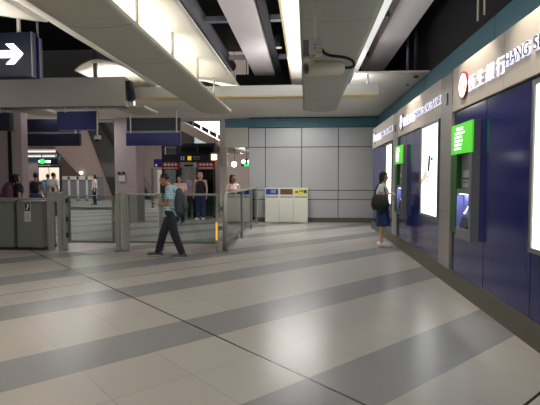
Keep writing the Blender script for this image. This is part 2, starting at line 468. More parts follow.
def cash_machine(y0, lab):
    """frontage unit, y0 = near side; projects from the cladding to X = 2.0"""
    W, XP = .80, 2.0
    y1 = y0+W; ya, yb = y0+.085, y1-.25
    t = thing('cash_machine', lab, 'cash machine', (XF, y0+W/2, .75), 'green cash machines')
    c = MB().box(XP, XP+.02, y0, y1, 1.86, 2.25, .003).build('canopy', 'green', t)
    MB().box(XP+.02, XF+.02, y0, y1, 1.86, 2.25, .004).build('canopy_body', 'surround', c)
    tx = MB()
    for k, (a, b) in enumerate(((.42, .72), (.34, .80), (.46, .82), (.42, .82), (.46, .82), (.50, .82))):
        z = 2.175-k*.05
        tx.box(XP-.004, XP, y0+a*W, y0+b*W, z-.010, z+(.018 if k else .028))
    tx.build('canopy_text', 'gtext', c)
    MB().box(XP, XF+.02, yb, y1, .80, 1.855, .005).build('side_panel', 'greenside', t)
    s = MB()
    s.box(XP, XF+.02, y0, ya, .76, 1.855, .005)
    s.box(XP, XF+.02, ya, yb, .76, .88, .005)
    s.box(XP+.06, XF+.02, ya, yb, 1.36, 1.855, .005)
    s.box(XP+.005, XF+.02, ya, yb, 1.34, 1.40, .005)
    s.build('surround', 'surround', t)
    MB().box(XP+.05, XP+.062, ya+.02, yb-.10, 1.42, 1.64, .003).build('instruction_plate', 'plate', t)
    MB().box(XP+.046, XP+.051, ya+.03, yb-.11, 1.52, 1.55).build('plate_stripe', 'greenside', t)
    MB().box(XP+.046, XP+.051, ya+.18, yb-.13, 1.48, 1.50).build('plate_mark', 'red', t)
    MB().prism([(XF+.02, .88), (XF-.012, .90), (XF-.012, 1.34), (XF+.02, 1.34)], 'y', ya, yb).build('alcove_back', 'alcove', t)
    MB().box(XP+.01, XF, yb-.012, yb, .88, 1.34).build('alcove_side', 'alcove', t)
    MB().box(XP+.005, XF, ya, yb, .875, .895).build('shelf', 'alcove', t)
    MB().prism([(XP+.012, .896), (XF-.012, .896), (XF-.012, 1.06), (XP+.05, 1.03)], 'y', ya+.09, yb-.10).build('keypad', 'black', t)
    for k in range(6):
        MB().box(XP+.068, XP+.078, ya+.09+k*.05, ya+.108+k*.05, 1.075+.03*(5-k), 1.093+.03*(5-k)).build('button_light', 'led', t)
    MB().box(XP+.02, XF-.02, ya+.10, yb-.06, 1.330, 1.34).build('alcove_lamp', 'led', t)
    l = bpy.data.lights.new('alcove_light', 'AREA'); l.shape = 'RECTANGLE'; l.size = .05; l.size_y = .3; l.energy = .6; l.color = (.72, .76, 1)
    o = bpy.data.objects.new('alcove_light', l); COL.objects.link(o); o.location = (XP+.045, (ya+yb)/2, 1.325)
    return t
cash_machine(5.77, 'near green and grey cash machine with glowing alcove, beside the pilaster')
cash_machine(9.82, 'far green and grey cash machine the person in the blue skirt is using')

# ------------------------------------------------------------------ recycling bins against the back wall
for k, (m, nm, lab) in enumerate((('lblue', 'blue', 'leftmost white recycling bin, with a blue label'), ('lbrown', 'brown', 'middle white recycling bin, with a brown label'), ('lyellow', 'yellow', 'rightmost white recycling bin, with a yellow label'))):
    x0 = -1.41+k*.493; x1 = x0+.489; yf, yb = 15.82, 16.28
    t = thing('recycling_bin', lab, 'recycling bin', ((x0+x1)/2, (yf+yb)/2, 0), 'row of recycling bins')
    MB().box(x0, x1, yf, yb, .03, .965, .006).box(x0+.02, x1-.02, yf+.03, yb, 0, .03).build('body', 'bin', t)
    MB().box(x0+.012, x1-.012, yf-.012, yf, .05, .86, .004).build('door', 'bin', t)
    MB().box(x0+.03, x1-.03, yf-.004, yf+.05, .885, .94, .002).build('slot', 'pan', t)
    hd = MB().box(x0, x1, yf, yb, .965, 1.22, .006).build('head', 'bin', t)
    MB().box(x0+.03, x1-.03, yf-.006, yf, .995, 1.19, .002).build('label_plate', m, hd)
    ln = MB()
    if k == 0:
        for q in (1.05, 1.10, 1.14): ln.box(x0+.20, x0+.38, yf-.008, yf-.005, q, q+.012)
    elif k == 1:
        for q in (1.05, 1.09, 1.13): ln.box(x0+.10, x0+.36, yf-.008, yf-.005, q, q+.014)
    else:
        ln.box(x0+.05, x0+.16, yf-.008, yf-.005, 1.06, 1.11); ln.box(x0+.34, x0+.45, yf-.008, yf-.005, 1.05, 1.15); ln.box(x0+.20, x0+.32, yf-.008, yf-.005, 1.10, 1.14)
    ln.build('label_print', 'markdk' if k else 'mark', hd)

# ------------------------------------------------------------------ ticket gates and glass barrier (Y = 9.5)
def gate_cabinet(x0, x1, lab, sign, h0, h1):
    y0, y1 = 9.42, 9.92
    t = thing('ticket_gate', lab, 'ticket gate', ((x0+x1)/2, (y0+y1)/2, 0), 'ticket gate cabinets')
    prof = [(y0, 0), (y1, 0), (y1, h1), (y0+.35, h1), (y0+.06, h0), (y0, h0-.05)]
    MB().prism([(p[0], p[1]) for p in prof], 'x', x0, x1).build('cabinet', 'steel_dark', t)
    MB().box(x0-.005, x1+.005, y0+.36, y1, h1, h1+.03, .008).build('top_cover', 'steel', t)
    MB().box(x0+.02, x1-.02, y0-.012, y0+.004, .12, h0-.09, .004).build('front_panel', 'steel_dark', t)
    MB().box(x0-.01, x1+.01, y0-.01, y1+.01, 0, .06).build('plinth', 'black', t)
    if sign:
        s = MB().box(x0+.18, x0+.32, y0-.02, y0-.012, .62, 1.04, .002).build('notice', 'white', t)
        MB().box(x0+.19, x0+.31, y0-.024, y0-.019, .84, 1.03).build('pictogram_panel', 'black', s)
        MB().prism([(x0+.22, .87), (x0+.25, .87), (x0+.29, .97), (x0+.25, 1.01), (x0+.24, .99), (x0+.26, .96)], 'y', y0-.028, y0-.023).build('pictogram', 'mark', s)
        g = MB()
        for q in (.66, .69, .72, .75, .78): g.box(x0+.20, x0+.30, y0-.022, y0-.0195, q, q+.008)
        g.build('notice_print', 'grey', s)
    return t
gate_cabinet(-7.3, -6.28, 'dark steel ticket gate cabinet at the left edge of the photo', False, 1.06, 1.08)
gate_cabinet(-6.20, -5.62, 'steel ticket gate cabinet with a pictogram notice on its end', True, 1.05, 1.07)

def post(name, x0, x1, y0, y1, h, lab, m='steel'):
    t = thing(name, lab, 'post', ((x0+x1)/2, (y0+y1)/2, 0))
    MB().box(x0, x1, y0, y1, .02, h, .012).build('shaft', m, t)
    MB().box(x0-.012, x1+.012, y0-.012, y1+.012, 0, .02, .004).build('base_plate', 'steel_dark', t)
    return t
t = thing('gate_portal', 'tall arch shaped steel gate post right of the ticket gate cabinet', 'gate post', (-5.39, 9.5, 0))
MB().box(-5.545, -5.455, 9.45, 9.57, 0, 1.25, .01).build('upright', 'steel', t)
MB().box(-5.325, -5.235, 9.45, 9.57, 0, 1.25, .01).build('upright', 'steel', t)
MB().box(-5.455, -5.325, 9.45, 9.57, 1.05, 1.25, .004).build('head_panel', 'steel', t)
post('hinge_post', -5.19, -5.125, 9.46, 9.54, 1.16, 'slim steel hinge post at the left side of the swing gate')
post('latch_post', -4.035, -3.945, 9.45, 9.55, 1.25, 'steel post at the right side of the swing gate')
post('barrier_post', -3.885, -3.80, 9.45, 9.55, 1.22, 'second steel post right of the swing gate')

t = thing('swing_gate', 'glazed swing gate with steel frame left of the walking person', 'gate', (-4.6, 9.5, .15), 'glazed panels of the barrier line')
xa, xb = -5.10, -4.07
MB().box(xa, xa+.05, 9.48, 9.52, .16, 1.17, .004).build('stile', 'steel_dark', t)
MB().box(xb-.05, xb, 9.48, 9.52, .16, 1.17, .004).build('stile', 'steel_dark', t)
MB().box(xa+.05, xb-.05, 9.48, 9.52, .16, .21, .004).build('rail', 'steel_dark', t)
MB().box(xa+.05, xb-.05, 9.48, 9.52, .87, .93, .004).build('rail', 'steel_dark', t)
MB().box(xa+.05, xb-.05, 9.495, 9.505, .21, .87).build('glass_pane', 'glass', t)
MB().box(xa+.05, xb-.05, 9.495, 9.505, .93, 1.17).build('glass_pane', 'glass', t)
MB().box(xa+.05, xb-.05, 9.49, 9.51, 1.17, 1.185).build('top_edge', 'steel', t)
for z in (.28, .62, 1.02): MB().box(xa-.03, xa+.02, 9.45, 9.55, z, z+.10, .006).build('hinge', 'black', t)
for z in (.55, 1.0): MB().box(xb-.01, xb+.035, 9.46, 9.53, z, z+.08, .006).build('latch', 'steel_dark', t)

def glazed(x0, x1, lab):
    t = thing('glass_barrier', lab, 'glass barrier', ((x0+x1)/2, 9.5, 0), 'glazed panels of the barrier line')
    MB().box(x0, x1, 9.475, 9.525, 1.18, 1.225, .01).build('top_rail', 'steel', t)
    MB().box(x0, x1, 9.48, 9.52, .17, .21, .004).build('bottom_rail', 'steel_dark', t)
    MB().box(x0+.03, x1-.03, 9.495, 9.505, .21, 1.18).build('glass_pane', 'glass', t)
    for x in (x0, x1-.05): MB().box(x, x+.05, 9.475, 9.525, 0, 1.18, .004).build('upright', 'steel', t)
    return t
glazed(-3.80, -3.05, 'glass barrier panel directly in front of and left of the walking person')
g = glazed(-3.04, -1.83, 'glass barrier panel behind the walking person, ending at the corner post')
MB().box(-1.878, -1.842, 9.46, 9.474, .25, .62, .002).build('amber_glow', 'amber', g)  # added glowing strip in place of an amber reflection in the glass
for z in (.45, .86): MB().box(-1.83, -1.745, 9.47, 9.53, z, z+.09, .006).build('bracket', 'steel_dark', g)

t = thing('corner_post', 'stout round steel corner post where the glass barrier turns back', 'post', (-1.69, 9.5, 0))
MB().cyl((-1.69, 9.5, .02), (-1.69, 9.5, 1.25), .052, n=24).build('shaft', 'steel', t, True)
MB().cyl((-1.69, 9.5, 0), (-1.69, 9.5, .03), .075, n=24).build('base_plate', 'steel_dark', t)
t = thing('glass_railing', 'glass railing running back from the corner post towards the bins', 'railing', (-1.66, 12.4, 0))
y0, y1, rx = 9.56, 15.5, -1.67
MB().box(rx-.03, rx+.03, y0, y1, 1.21, 1.25, .012).build('top_rail', 'steel', t)
MB().box(rx-.02, rx+.02, y0, y1, .17, .21, .006).build('bottom_rail', 'steel_dark', t)
yp = [11.9, 13.9, 15.45]
for y in yp: MB().box(rx-.035, rx+.035, y-.045, y+.045, 0, 1.21, .008).build('upright', 'steel', t)
ends = [y0]+yp
for a, b in zip(ends, ends[1:]): MB().box(rx-.006, rx+.006, a+.05, b-.05, .21, 1.21).build('glass_pane', 'glass', t)

# ------------------------------------------------------------------ ceiling services
def fixture(xr, w, y0, y1, rods, lab, m, reflector=None):
    """pendant luminaire: shallow curved panel hung on rods with uplight above"""
    z = 3.06; xl = xr-w
    t = thing('pendant_luminaire', lab, 'ceiling light', ((xl+xr)/2, (y0+y1)/2, z), 'long curved pendant lights under the ceiling')
    b = MB(); n = 14; sec = []
    nose = .22
    Ys = [y0+(y1-nose-y0)*i/40 for i in range(41)]+[y1-nose*(1-math.sin(a*PI/2/6)) for a in range(1, 7)]
    rows_u, rows_l = [], []
    for y in Ys:
        tt = max(0., (y-(y1-nose))/nose)
        hw = w/2*(1-.22*tt*tt); cx = (xl+xr)/2
        lo, up = [], []
        for i in range(n+1):
            q = -1+2*i/n
            zz = z+.035*(q*q)+.03*tt*tt
            lo.append(b.b.verts.new((cx+q*hw, y, zz))); up.append(b.b.verts.new((cx+q*hw, y, z+.09)))
        rows_l.append(lo); rows_u.append(up)
    for A in (rows_l, rows_u):
        for r0, r1 in zip(A, A[1:]):
            for i in range(n): b.b.faces.new((r0[i], r0[i+1], r1[i+1], r1[i]))
    for l, u in ((rows_l[0], rows_u[0]), (rows_l[-1], rows_u[-1])):
        for i in range(n): b.b.faces.new((l[i], l[i+1], u[i+1], u[i]))
    for r in (0, n):
        for i in range(len(Ys)-1):
            b.b.faces.new((rows_l[i][r], rows_l[i+1][r], rows_u[i+1][r], rows_u[i][r]))
    pn = b.build('curved_panel', m, t, True)
    cx = (xl+xr)/2
    MB().box(cx-.05, cx+.05, y0+.2, y1-.3, z+.09, z+.12).build('light_strip', 'tube', t)
    for y in [yy for yy in (4.6, 6.05, 7.5, 9.0) if y0 < yy < y1]:
        jt = MB()
        for i in range(n):
            q0, q1 = -1+2*i/n, -1+2*(i+1)/n
            for_y = (y-.006, y+.006)
            p = [(cx+q*w/2, yy, z+.035*q*q-.0015) for q in (q0, q1) for yy in for_y]
            jt.quad(p[0], p[1], p[3], p[2])
        jt.build('panel_joint', 'grey', pn)
    rd = rods
    for (x, y) in rd: MB().cyl((x, y, z+.08), (x, y, 4.01 if reflector else 3.5), .02, n=10).build('hanging_rod', 'rod', t, True)
    if reflector:
        a, c = reflector
        MB().box(a, c, y0, 12.3, 4.0, 4.03).build('reflector', 'refl', t)
        MB().box(a-.03, a, y0, 12.3, 3.99, 4.08).build('reflector_rim', 'rim', t)
    return t
fixture(.68, .75, -3, 10.82, [(.30, 1.9), (.30, 5.6), (.30, 8.8)], 'grey curved pendant light above the surveillance camera with a bright reflector', 'pan', (-.36, 1.18))
fixture(-1.76, .70, -3, 11.0, [(-1.82, 4.91), (-1.80, 6.17), (-1.78, 7.52), (-1.78, 8.9)], 'olive beige curved pendant light crossing diagonally below the cream membrane', 'pan_olive')
fixture(-3.55, .70, 9.95, 11.05, [(-3.9, 10.3)], 'beige curved pendant light whose rounded tip shows right of the hanging bulkhead', 'pan_olive')
fixture(-5.95, .70, 9.95, 11.05, [(-6.3, 10.4)], 'beige curved pendant light whose tip shows under the hanging bulkhead', 'pan_olive')

def membrane(x0, x1, y0, y1, z, lab, crease, dip=.10, rise=.10, bow0=0., bow1=0.):
    """fabric vaults: creases across the width at the suspension rods, bulging up in between"""
    b = MB(); nx, ny = 24, 110; vs = []
    for j in range(ny+1):
        row = []
        for i in range(nx+1):
            u, v = i/nx, j/ny
            ya, yb = y0+bow0*math.sin(PI*u), y1-bow1*math.sin(PI*u)
            y = ya+(yb-ya)*v; x = x0+(x1-x0)*u
            p = abs(math.sin(PI*(y-crease[0])/crease[1]))**.8
            w = math.sin(PI*min(1, max(0, u)))**1.1
            zz = z+w*(-dip+(dip+rise)*p)+.06*w*math.sin(PI*u)
            row.append(b.b.verts.new((x, y, zz)))
        vs.append(row)
    for j in range(ny):
        for i in range(nx): b.b.faces.new((vs[j][i], vs[j][i+1], vs[j+1][i+1], vs[j+1][i]))
    o = b.build('ceiling_membrane', 'tent', None, True)
    bake(o, ('SOLIDIFY', dict(thickness=.02)))
    return tag(base(o), lab, 'ceiling membrane', 'cream fabric ceiling membranes')
membrane(-3.27, -1.445, -2, 10.3, 3.55, 'large cream membrane beside the round grey duct', (4.85, 1.37), bow1=.35)
membrane(-6.6, -3.3, -2, 5.75, 3.55, 'bright cream membrane at the top left corner above the arrow sign', (1.3, 1.6), bow1=.3)
membrane(-5.02, -3.5, 9.75, 13.0, 3.9, 'pointed cream membrane above the right end of the hanging bulkhead', (9.3, 3.8), .0, .10, bow0=-.55, bow1=.1)

# flat beams and ducts along the hall
def beam(x0, x1, lab, z=4.3, h=.5):
    o = struct('ceiling_beam', MB().box(x0, x1, -6, 12.6, z, z+h, .01), 'beam', lab)
    return o
beam(-1.39, -.84, 'flat lilac beam left of the bright reflector')
beam(1.45, 1.97, 'flat lilac beam right of the grey curved pendant')
o = MB().box(-.80, -.66, -6, 12.4, 4.36, 4.42)
o = tag(base(o.build('cable_tray', 'voidgrey')), 'perforated cable tray running along the lilac beam', 'cable tray')
t = tag(base(MB().cyl((-1.98, -6, 4.5), (-1.98, 12.2, 4.5), .13, n=28).build('air_duct', 'pipe', None, True)), 'round grey duct running along the edge of the cream membrane', 'duct')
o = struct('ceiling_crossbeam', MB().box(-1.9, 1.6, 12.45, 12.8, 4.0, 4.34), 'void', 'dark cross beam at the far end of the ceiling void')
cb = MB()
for y in (8.4, 11.0):
    for a, b in ((-.65, -.39), (1.09, 1.45), (-1.84, -1.39)): cb.box(a, b, y-.06, y+.06, 4.37, 4.46)
struct('ceiling_bracing', cb, 'pipe', 'grey cross members in the ceiling void')
t = thing('downlight', 'small black can downlight in the dark ceiling gap', 'ceiling light', (-.55, 9.2, 4.1))
MB().cyl((-.55, 9.2, 4.12), (-.55, 9.2, 4.35), .075, n=20).build('can', 'black', t)
MB().cyl((-.55, 9.2, 4.11), (-.55, 9.2, 4.125), .06, n=20).build('lens', 'rod', t)
MB().cyl((-.55, 9.2, 4.35), (-.55, 9.2, 4.6), .012, n=8).build('stem', 'black', t)
# transverse trough light below the soffit edge
t = thing('trough_light', 'long white trough light hung across the hall before the soffit', 'ceiling light', (-3.2, 9.75, 3.24))
MB().box(-8.5, 1.46, 9.6, 9.9, 3.26, 3.47, .008).build('housing', 'white', t)
MB().box(-8.5, 1.46, 9.598, 9.9, 3.235, 3.262).build('bottom_trim', 'rim', t)
for x in (1.26,): MB().cyl((x, 9.75, 3.46), (x, 9.75, 3.71), .02, n=8).build('hanger', 'pipe', t)
# vertical services on the upper right wall
for k, (y, r, m, lab) in enumerate(((9.35, .035, 'pipe', 'thin pale conduit on the dark upper wall, farthest left'), (8.65, .05, 'voidgrey', 'dark conduit beside the pale one on the upper wall'), (5.62, .014, 'rod', 'slim bright hanger rod above the near bank sign'), (5.42, .014, 'rod', 'second slim bright hanger rod above the near bank sign'), (4.9, .03, 'voidgrey', 'dark grey pipe nearest the camera on the upper wall'))):
    tag(base(MB().cyl((2.3, y*1.16, 3.66), (2.3, y*1.16, 6.2), r, n=12).build('service_pipe', m, None, True)), lab, 'pipe', 'vertical services above the bank')

# ------------------------------------------------------------------ surveillance cameras
t = thing('surveillance_camera', 'cream bullet surveillance camera with black cable under the grey pendant', 'security camera', (.07, 4.3, 3.2))
MB().cyl((.075, 4.3, 2.78), (.075, 4.3, 3.205), .013, n=12).build('pole', 'cambracket', t, True)
br = MB().box(.02, .14, 4.24, 4.36, 2.66, 2.80, .012).build('bracket', 'cambracket', t)
MB().box(-.035, .03, 4.25, 4.35, 2.65, 2.79, .01).build('swivel', 'grey', br)
for z in (2.71, 2.74): MB().cyl((.075, 4.245, z), (.075, 4.235, z), .007, n=8).build('screw', 'black', br)
d = V((.30, .14, .035)).normalized(); p0 = V((.0, 4.22, 2.525)); p1 = p0+d*.36
bd = MB().loft([p0, p0+d*.02, p1-d*.01, p1], [.060, .065, .065, .060], n=24, round0=False, round1=False).build('housing', 'camera', t, True)
MB().loft([p0+V((.05, 0.02, .066)), p1+V((.0, 0, .062))], [(.055, .01), (.05, .008)], side=(0, 1, 0), n=20, round0=False, round1=False).build('sunshield', 'camera', t, True)
MB().cyl(p0-d*.012, p0+d*.01, .048, n=24).build('lens_ring', 'grey', bd)
MB().cyl(p0-d*.016, p0, .036, n=24).build('lens', 'black', bd)
MB().cyl((.05, 4.28, 2.60), (.07, 4.3, 2.68), .02, n=12).build('arm', 'cambracket', t)
cb = []
P0, P1, P2, P3 = V((.14, 4.3, 2.71)), V((.28, 4.3, 2.60)), V((.56, 4.34, 2.60)), p1+d*.02
def bez(ps, n):
    out = []
    for i in range(n+1):
        q = i/n; pts = [V(p) for p in ps]
        while len(pts) > 1: pts = [a.lerp(b, q) for a, b in zip(pts, pts[1:])]
        out.append(pts[0])
    return out
pts = bez([P0, (.20, 4.3, 2.60), (.34, 4.31, 2.69), (.50, 4.33, 2.66), (.47, 4.34, 2.52), p1+d*.12, p1-d*.005], 24)
MB().loft(pts, [.014]*len(pts), n=10).build('cable', 'black', t, True)

t.location = (.064, 3.9, 3.045); t.scale = (.907, .907, .907)

t = thing('dome_camera', 'small white camera on a drop pole below the hanging bulkhead', 'security camera', (-4.37, 9.4, 3.0))
MB().cyl((-4.37, 9.4, 2.42), (-4.37, 9.4, 3.03), .02, n=10).build('pole', 'rod', t, True)
MB().box(-4.43, -4.31, 9.34, 9.46, 2.36, 2.45, .02).build('housing', 'white', t)
MB().ball((-4.37, 9.4, 2.36), (.05, .05, .05)).build('lens_dome', 'black', t, True)

# ------------------------------------------------------------------ hanging signs and bulkhead
t = thing('hanging_bulkhead', 'plain beige bulkhead hung across the hall above the ticket gates', 'bulkhead', (-6.0, 9.5, 3.04))
MB().box(-9.5, -3.75, 9.38, 9.58, 3.045, 3.65, .004).build('panel', 'soffit', t)
MB().box(-9.5, -3.75, 9.37, 9.6, 3.025, 3.046).build('bottom_trim', 'grey', t)
MB().prism([(-3.745, 3.56), (-3.66, 3.58), (-3.60, 3.2), (-3.70, 3.15)], 'y', 9.4, 9.58).build('end_cap', 'navy_dk', t)
for x in (-4.46, -8.3): MB().box(x, x+.08, 9.45, 9.5, 3.64, 6.2).build('hanger', 'pipe', t)
def blank(x0, x1, y, z0, z1, lab, m, poles, group=None, top=3.045):
    t = thing('hanging_sign', lab, 'sign', ((x0+x1)/2, y, z0), group)
    MB().box(x0, x1, y-.06, y+.06, z0, z1, .006).build('sign_face', m, t)
    for x in poles: MB().cyl((x, y-.07, z0 if top > 3.2 else z1-.02), (x, y-.07, top-.02), .02, n=8).build('hanging_rod', 'rod', t)
    return t
blank(-5.24, -4.39, 9.45, 2.56, 2.95, 'bright navy blank sign hung under the bulkhead, left of the drop camera', 'navy', (-5.05, -4.6), 'blank signs under the bulkhead')
blank(-7.2, -6.28, 9.45, 2.56, 2.94, 'dark navy blank sign under the bulkhead at the left edge', 'navy_dk', (-6.9, -6.5), 'blank signs under the bulkhead')
def double_sign(x0, x1, lab, ma, mb_):
    t = thing('hanging_sign', lab, 'sign', ((x0+x1)/2, 14.5, 2.6), 'two tier signs hung from the soffit')
    MB().box(x0, x1, 14.45, 14.57, 3.07, 3.48, .006).build('upper_face', ma, t)
    MB().box(x0-.02, x1+.02, 14.43, 14.57, 2.6, 3.0, .006).build('lower_face', mb_, t)
    MB().box(x0, x1, 14.46, 14.56, 3.0, 3.07).build('divider', 'pipe', t)
    for x in (x0+.14, x1-.1): MB().cyl((x, 14.42, 3.0), (x, 14.42, 3.7), .022, n=8).build('hanging_rod', 'rod', t)
    return t
double_sign(-9.25, -7.33, 'two tier dark navy sign hung behind the left bulkhead signs', 'navy_dk', 'navy_dk')
double_sign(-5.74, -4.0, 'two tier sign with a bright navy lower board, left of the lift', 'navy_dk', 'navy')
# arrow sign
t = thing('arrow_sign', 'dark hanging sign with a glowing white right arrow', 'sign', (-4.85, 7.05, 3.13))
MB().box(-5.6, -4.30, 7.0, 7.09, 3.135, 3.83, .008).build('sign_box', 'navy_dk', t)
MB().box(-4.30, -4.275, 6.99, 7.10, 3.13, 3.83, .004).build('edge_strip', 'pipe', t)
MB().box(-5.6, -4.235, 7.12, 7.16, 3.13, 3.78, .004).build('back_board', 'navy', t)
MB().box(-4.235, -4.215, 7.11, 7.17, 3.13, 3.76, .002).build('back_edge', 'pipe', t)
zc = 3.49
arr = [(-5.1, zc-.055), (-4.60, zc-.055), (-4.71, zc-.155), (-4.58, zc-.155), (-4.43, zc), (-4.58, zc+.155), (-4.71, zc+.155), (-4.60, zc+.055), (-5.1, zc+.055)]
MB().prism(arr, 'y', 6.985, 7.0).build('arrow', 'arrow', t)
MB().cyl((-4.52, 7.045, 3.82), (-4.52, 7.045, 4.6), .03, n=12).build('hanging_rod', 'rod', t, True)
MB().cyl((-4.27, 7.14, 3.77), (-4.27, 7.14, 4.3), .018, n=10).build('hanging_rod', 'pipe', t, True)

# ------------------------------------------------------------------ concourse beyond the gates
struct('column', MB().box(-6.82, -6.02, 16.0, 16.8, 0, 7.6, .01), 'pink', 'wide pinkish grey column beyond the swing gate')
t = thing('notice_box', 'white notice box with two small fixtures on the pink column', 'notice', (-6.55, 15.97, 1.44))
MB().box(-6.66, -6.44, 15.95, 16.0, 1.44, 1.64, .004).build('notice', 'white', t)
MB().box(-6.69, -6.60, 15.94, 16.0, 1.70, 1.78, .004).build('fixture', 'black', t)
MB().box(-6.53, -6.44, 15.94, 16.0, 1.70, 1.78, .004).build('fixture', 'black', t)
struct('column_2', MB().box(-8.40, -8.10, 12.6, 12.9, 0, 3.7, .01), 'pink', 'narrow lilac column beyond the left ticket gate')
struct('wall_partition', MB().box(-12, -8.50, 12.6, 12.8, 0, 3.7), 'pink', 'plain lilac partition at the left edge')
struct('trim_6', MB().box(-8.50, -8.43, 12.58, 12.7, 0, 3.2), 'black', 'dark edge strip of the lilac partition')
# lift
t = thing('lift_shaft', 'glass lift shaft with dark frame and closed doors behind the walking person', 'lift', (-4.63, 19, 0))
fm = MB()
for x in (-5.69, -5.0, -4.29, -3.62): fm.box(x-.05, x+.05, 18.0, 18.1, 0, 2.85)
for x in (-5.69, -3.62): fm.box(x-.05, x+.05, 20.0, 20.1, 0, 2.85)
fm.box(-5.74, -3.57, 18.0, 18.1, 2.82, 2.94)
fm.box(-5.74, -3.57, 18.1, 20.1, 2.84, 2.92)
fm.build('frame', 'liftframe', t)
MB().box(-5.64, -5.05, 18.04, 18.06, .05, 2.2).build('glass_pane', 'glassdk', t)
MB().box(-4.24, -3.67, 18.04, 18.06, .05, 2.2).build('glass_pane', 'glassdk', t)
MB().box(-3.63, -3.61, 18.1, 20., .05, 2.82).build('glass_pane', 'glassdk', t)
MB().box(-5.0, -4.65, 18.08, 18.12, 0, 2.05, .004).build('door', 'steel', t)
MB().box(-4.64, -4.29, 18.08, 18.12, 0, 2.05, .004).build('door', 'steel', t)
MB().box(-5.69, -3.62, 20.02, 20.06, 0, 2.84).build('back_panel', 'liftframe', t)
hb = MB().box(-4.98, -4.31, 17.97, 18.06, 1.98, 2.2, .01).build('door_header', 'panel_warm', t)
MB().box(-4.82, -4.46, 17.96, 17.975, 2.02, 2.1).build('display', 'black', hb)
MB().box(-4.42, -4.36, 17.96, 17.975, 2.0, 2.18, .01).build('indicator_panel', 'white', hb)
t = thing('lift_sign', 'dark navy sign band with a yellow pictogram across the lift front', 'sign', (-4.63, 17.93, 2.2))
MB().box(-5.70, -3.58, 17.9, 17.97, 2.2, 2.5, .006).build('band', 'navy_dk', t)
MB().box(-4.66, -4.51, 17.885, 17.902, 2.27, 2.43, .004).build('pictogram', 'yellow', t)
pc = MB()
for dx in (-.075, .02): pc.box(-4.86+dx, -4.81+dx, 17.885, 17.902, 2.28, 2.34).box(-4.86+dx, -4.81+dx, 17.885, 17.902, 2.36, 2.42)
pc.build('pictogram', 'mark', t)
tx = MB()
for k in range(4): tx.box(-4.44+k*.075, -4.385+k*.075, 17.885, 17.902, 2.37, 2.42)
tx.box(-4.44, -4.16, 17.885, 17.902, 2.30, 2.325)
tx.build('sign_print', 'pan', t)
for k, (x0, x1, lab) in enumerate(((-5.70, -4.99, 'maroon notice board with white symbols left of the lift door'), (-4.29, -3.58, 'maroon notice board with white symbols right of the lift door'))):
    t = thing('notice_board', lab, 'sign', ((x0+x1)/2, 17.93, 1.92), 'maroon boards beside the lift door')
    MB().box(x0, x1, 17.9, 17.97, 1.9, 2.19, .006).build('board', 'red', t)
    sy = MB()
    for q in range(4): sy.cyl((x0+.14+q*.14, 17.9, 2.10), (x0+.14+q*.14, 17.888, 2.10), .05, n=16)
    sy.build('symbol', 'mark', t)
    tx = MB()
    for q in range(9): tx.box(x0+.07+q*.063, x0+.115+q*.063, 17.888, 17.9, 1.945, 1.98)
    tx.build('notice_print', 'mark', t)
t = thing('lamp_box', 'small square lamp box with an amber rim right of the lift sign', 'lamp', (-3.55, 17.9, 2.24))
MB().box(-3.74, -3.42, 17.80, 17.88, 2.22, 2.55, .01).build('housing', mat('amber_rim', (190, 130, 40), .4), t)
MB().box(-3.68, -3.48, 17.785, 17.802, 2.28, 2.49, .006).build('diffuser', 'spot', t)
MB().box(-3.57, -3.55, 17.82, 17.86, 2.54, 7.6).build('stem', 'grey', t)
struct('column_3', MB().box(-3.44, -3.16, 18.2, 18.5, 0, 7.6), 'white', 'pale column right of the lift')
# stair flight descending to the right above the lift
t = thing('stair_flight', 'beige stair flight sloping down to the right above the lift', 'stairs', (-4.6, 21, 2.9))
st = [(-6.3, 4.5), (-6.3, 4.05), (-3.6, 2.72), (-3.1, 2.72), (-3.1, 2.86), (-3.55, 3.05), (-5.5, 4.1)]
MB().prism(st, 'y', 20.2, 21.6).build('stringer', 'beige', t)
MB().prism([(-6.3, 4.05), (-6.3, 2.6), (-3.6, 2.6), (-3.6, 2.72)], 'y', 20.3, 20.34).build('side_glass', 'glassdk', t)
for k in range(6):
    x = -5.35+k*.36; z = 4.08-k*.19
    MB().prism([(x, z), (x+.30, z-.16), (x+.30, z+.03), (x, z+.19)], 'y', 20.3, 20.33).build('balustrade_panel', 'glassdk' if False else 'black', t)
MB().prism([(-3.9, 3.15), (-3.75, 3.05), (-3.45, 2.85), (-3.62, 2.86)], 'y', 20.15, 20.19).build('edge_light', 'amber', t)
o = tag(base(MB().box(-6.0, -3.3, 24.5, 24.7, 2.9, 4.69).build('glow_wall', glow('white_wall_glow', (255, 253, 248), 1.6))), 'white wall made to glow behind the stair flight', 'wall')  # brightness of the lit wall is put in as emission
# escalator
t = thing('escalator', 'steel clad escalator sloping down to the right behind the gates', 'escalator', (-16.5, 34, 0))
MB().prism([(-22.5, 7.55), (-20.4, 5.3), (-16.65, 1.40), (-15.4, 0), (-14.3, 0), (-14.9, 1.6), (-16.2, 5.05), (-17.1, 7.55)], 'y', 33.6, 36).build('truss', 'beige', t)
MB().prism([(-17.1, 7.55), (-16.2, 5.05), (-14.9, 1.6), (-14.3, 0), (-11.8, 0), (-16.5, 7.55)], 'y', 33.3, 36).build('side_cladding', 'mirror', t)
MB().prism([(-16.5, 7.55), (-11.8, 0), (-11.4, 0), (-16.1, 7.55)], 'y', 33.2, 33.6).build('handrail', 'black', t)
MB().prism([(-22.55, 7.55), (-22.4, 7.55), (-15.4, 0), (-15.55, 0)], 'y', 33.56, 33.6).build('edge_trim', 'grey', t)
MB().ball((-16.9, 33.5, 2.0), .1).build('lamp', 'spot', t, True)
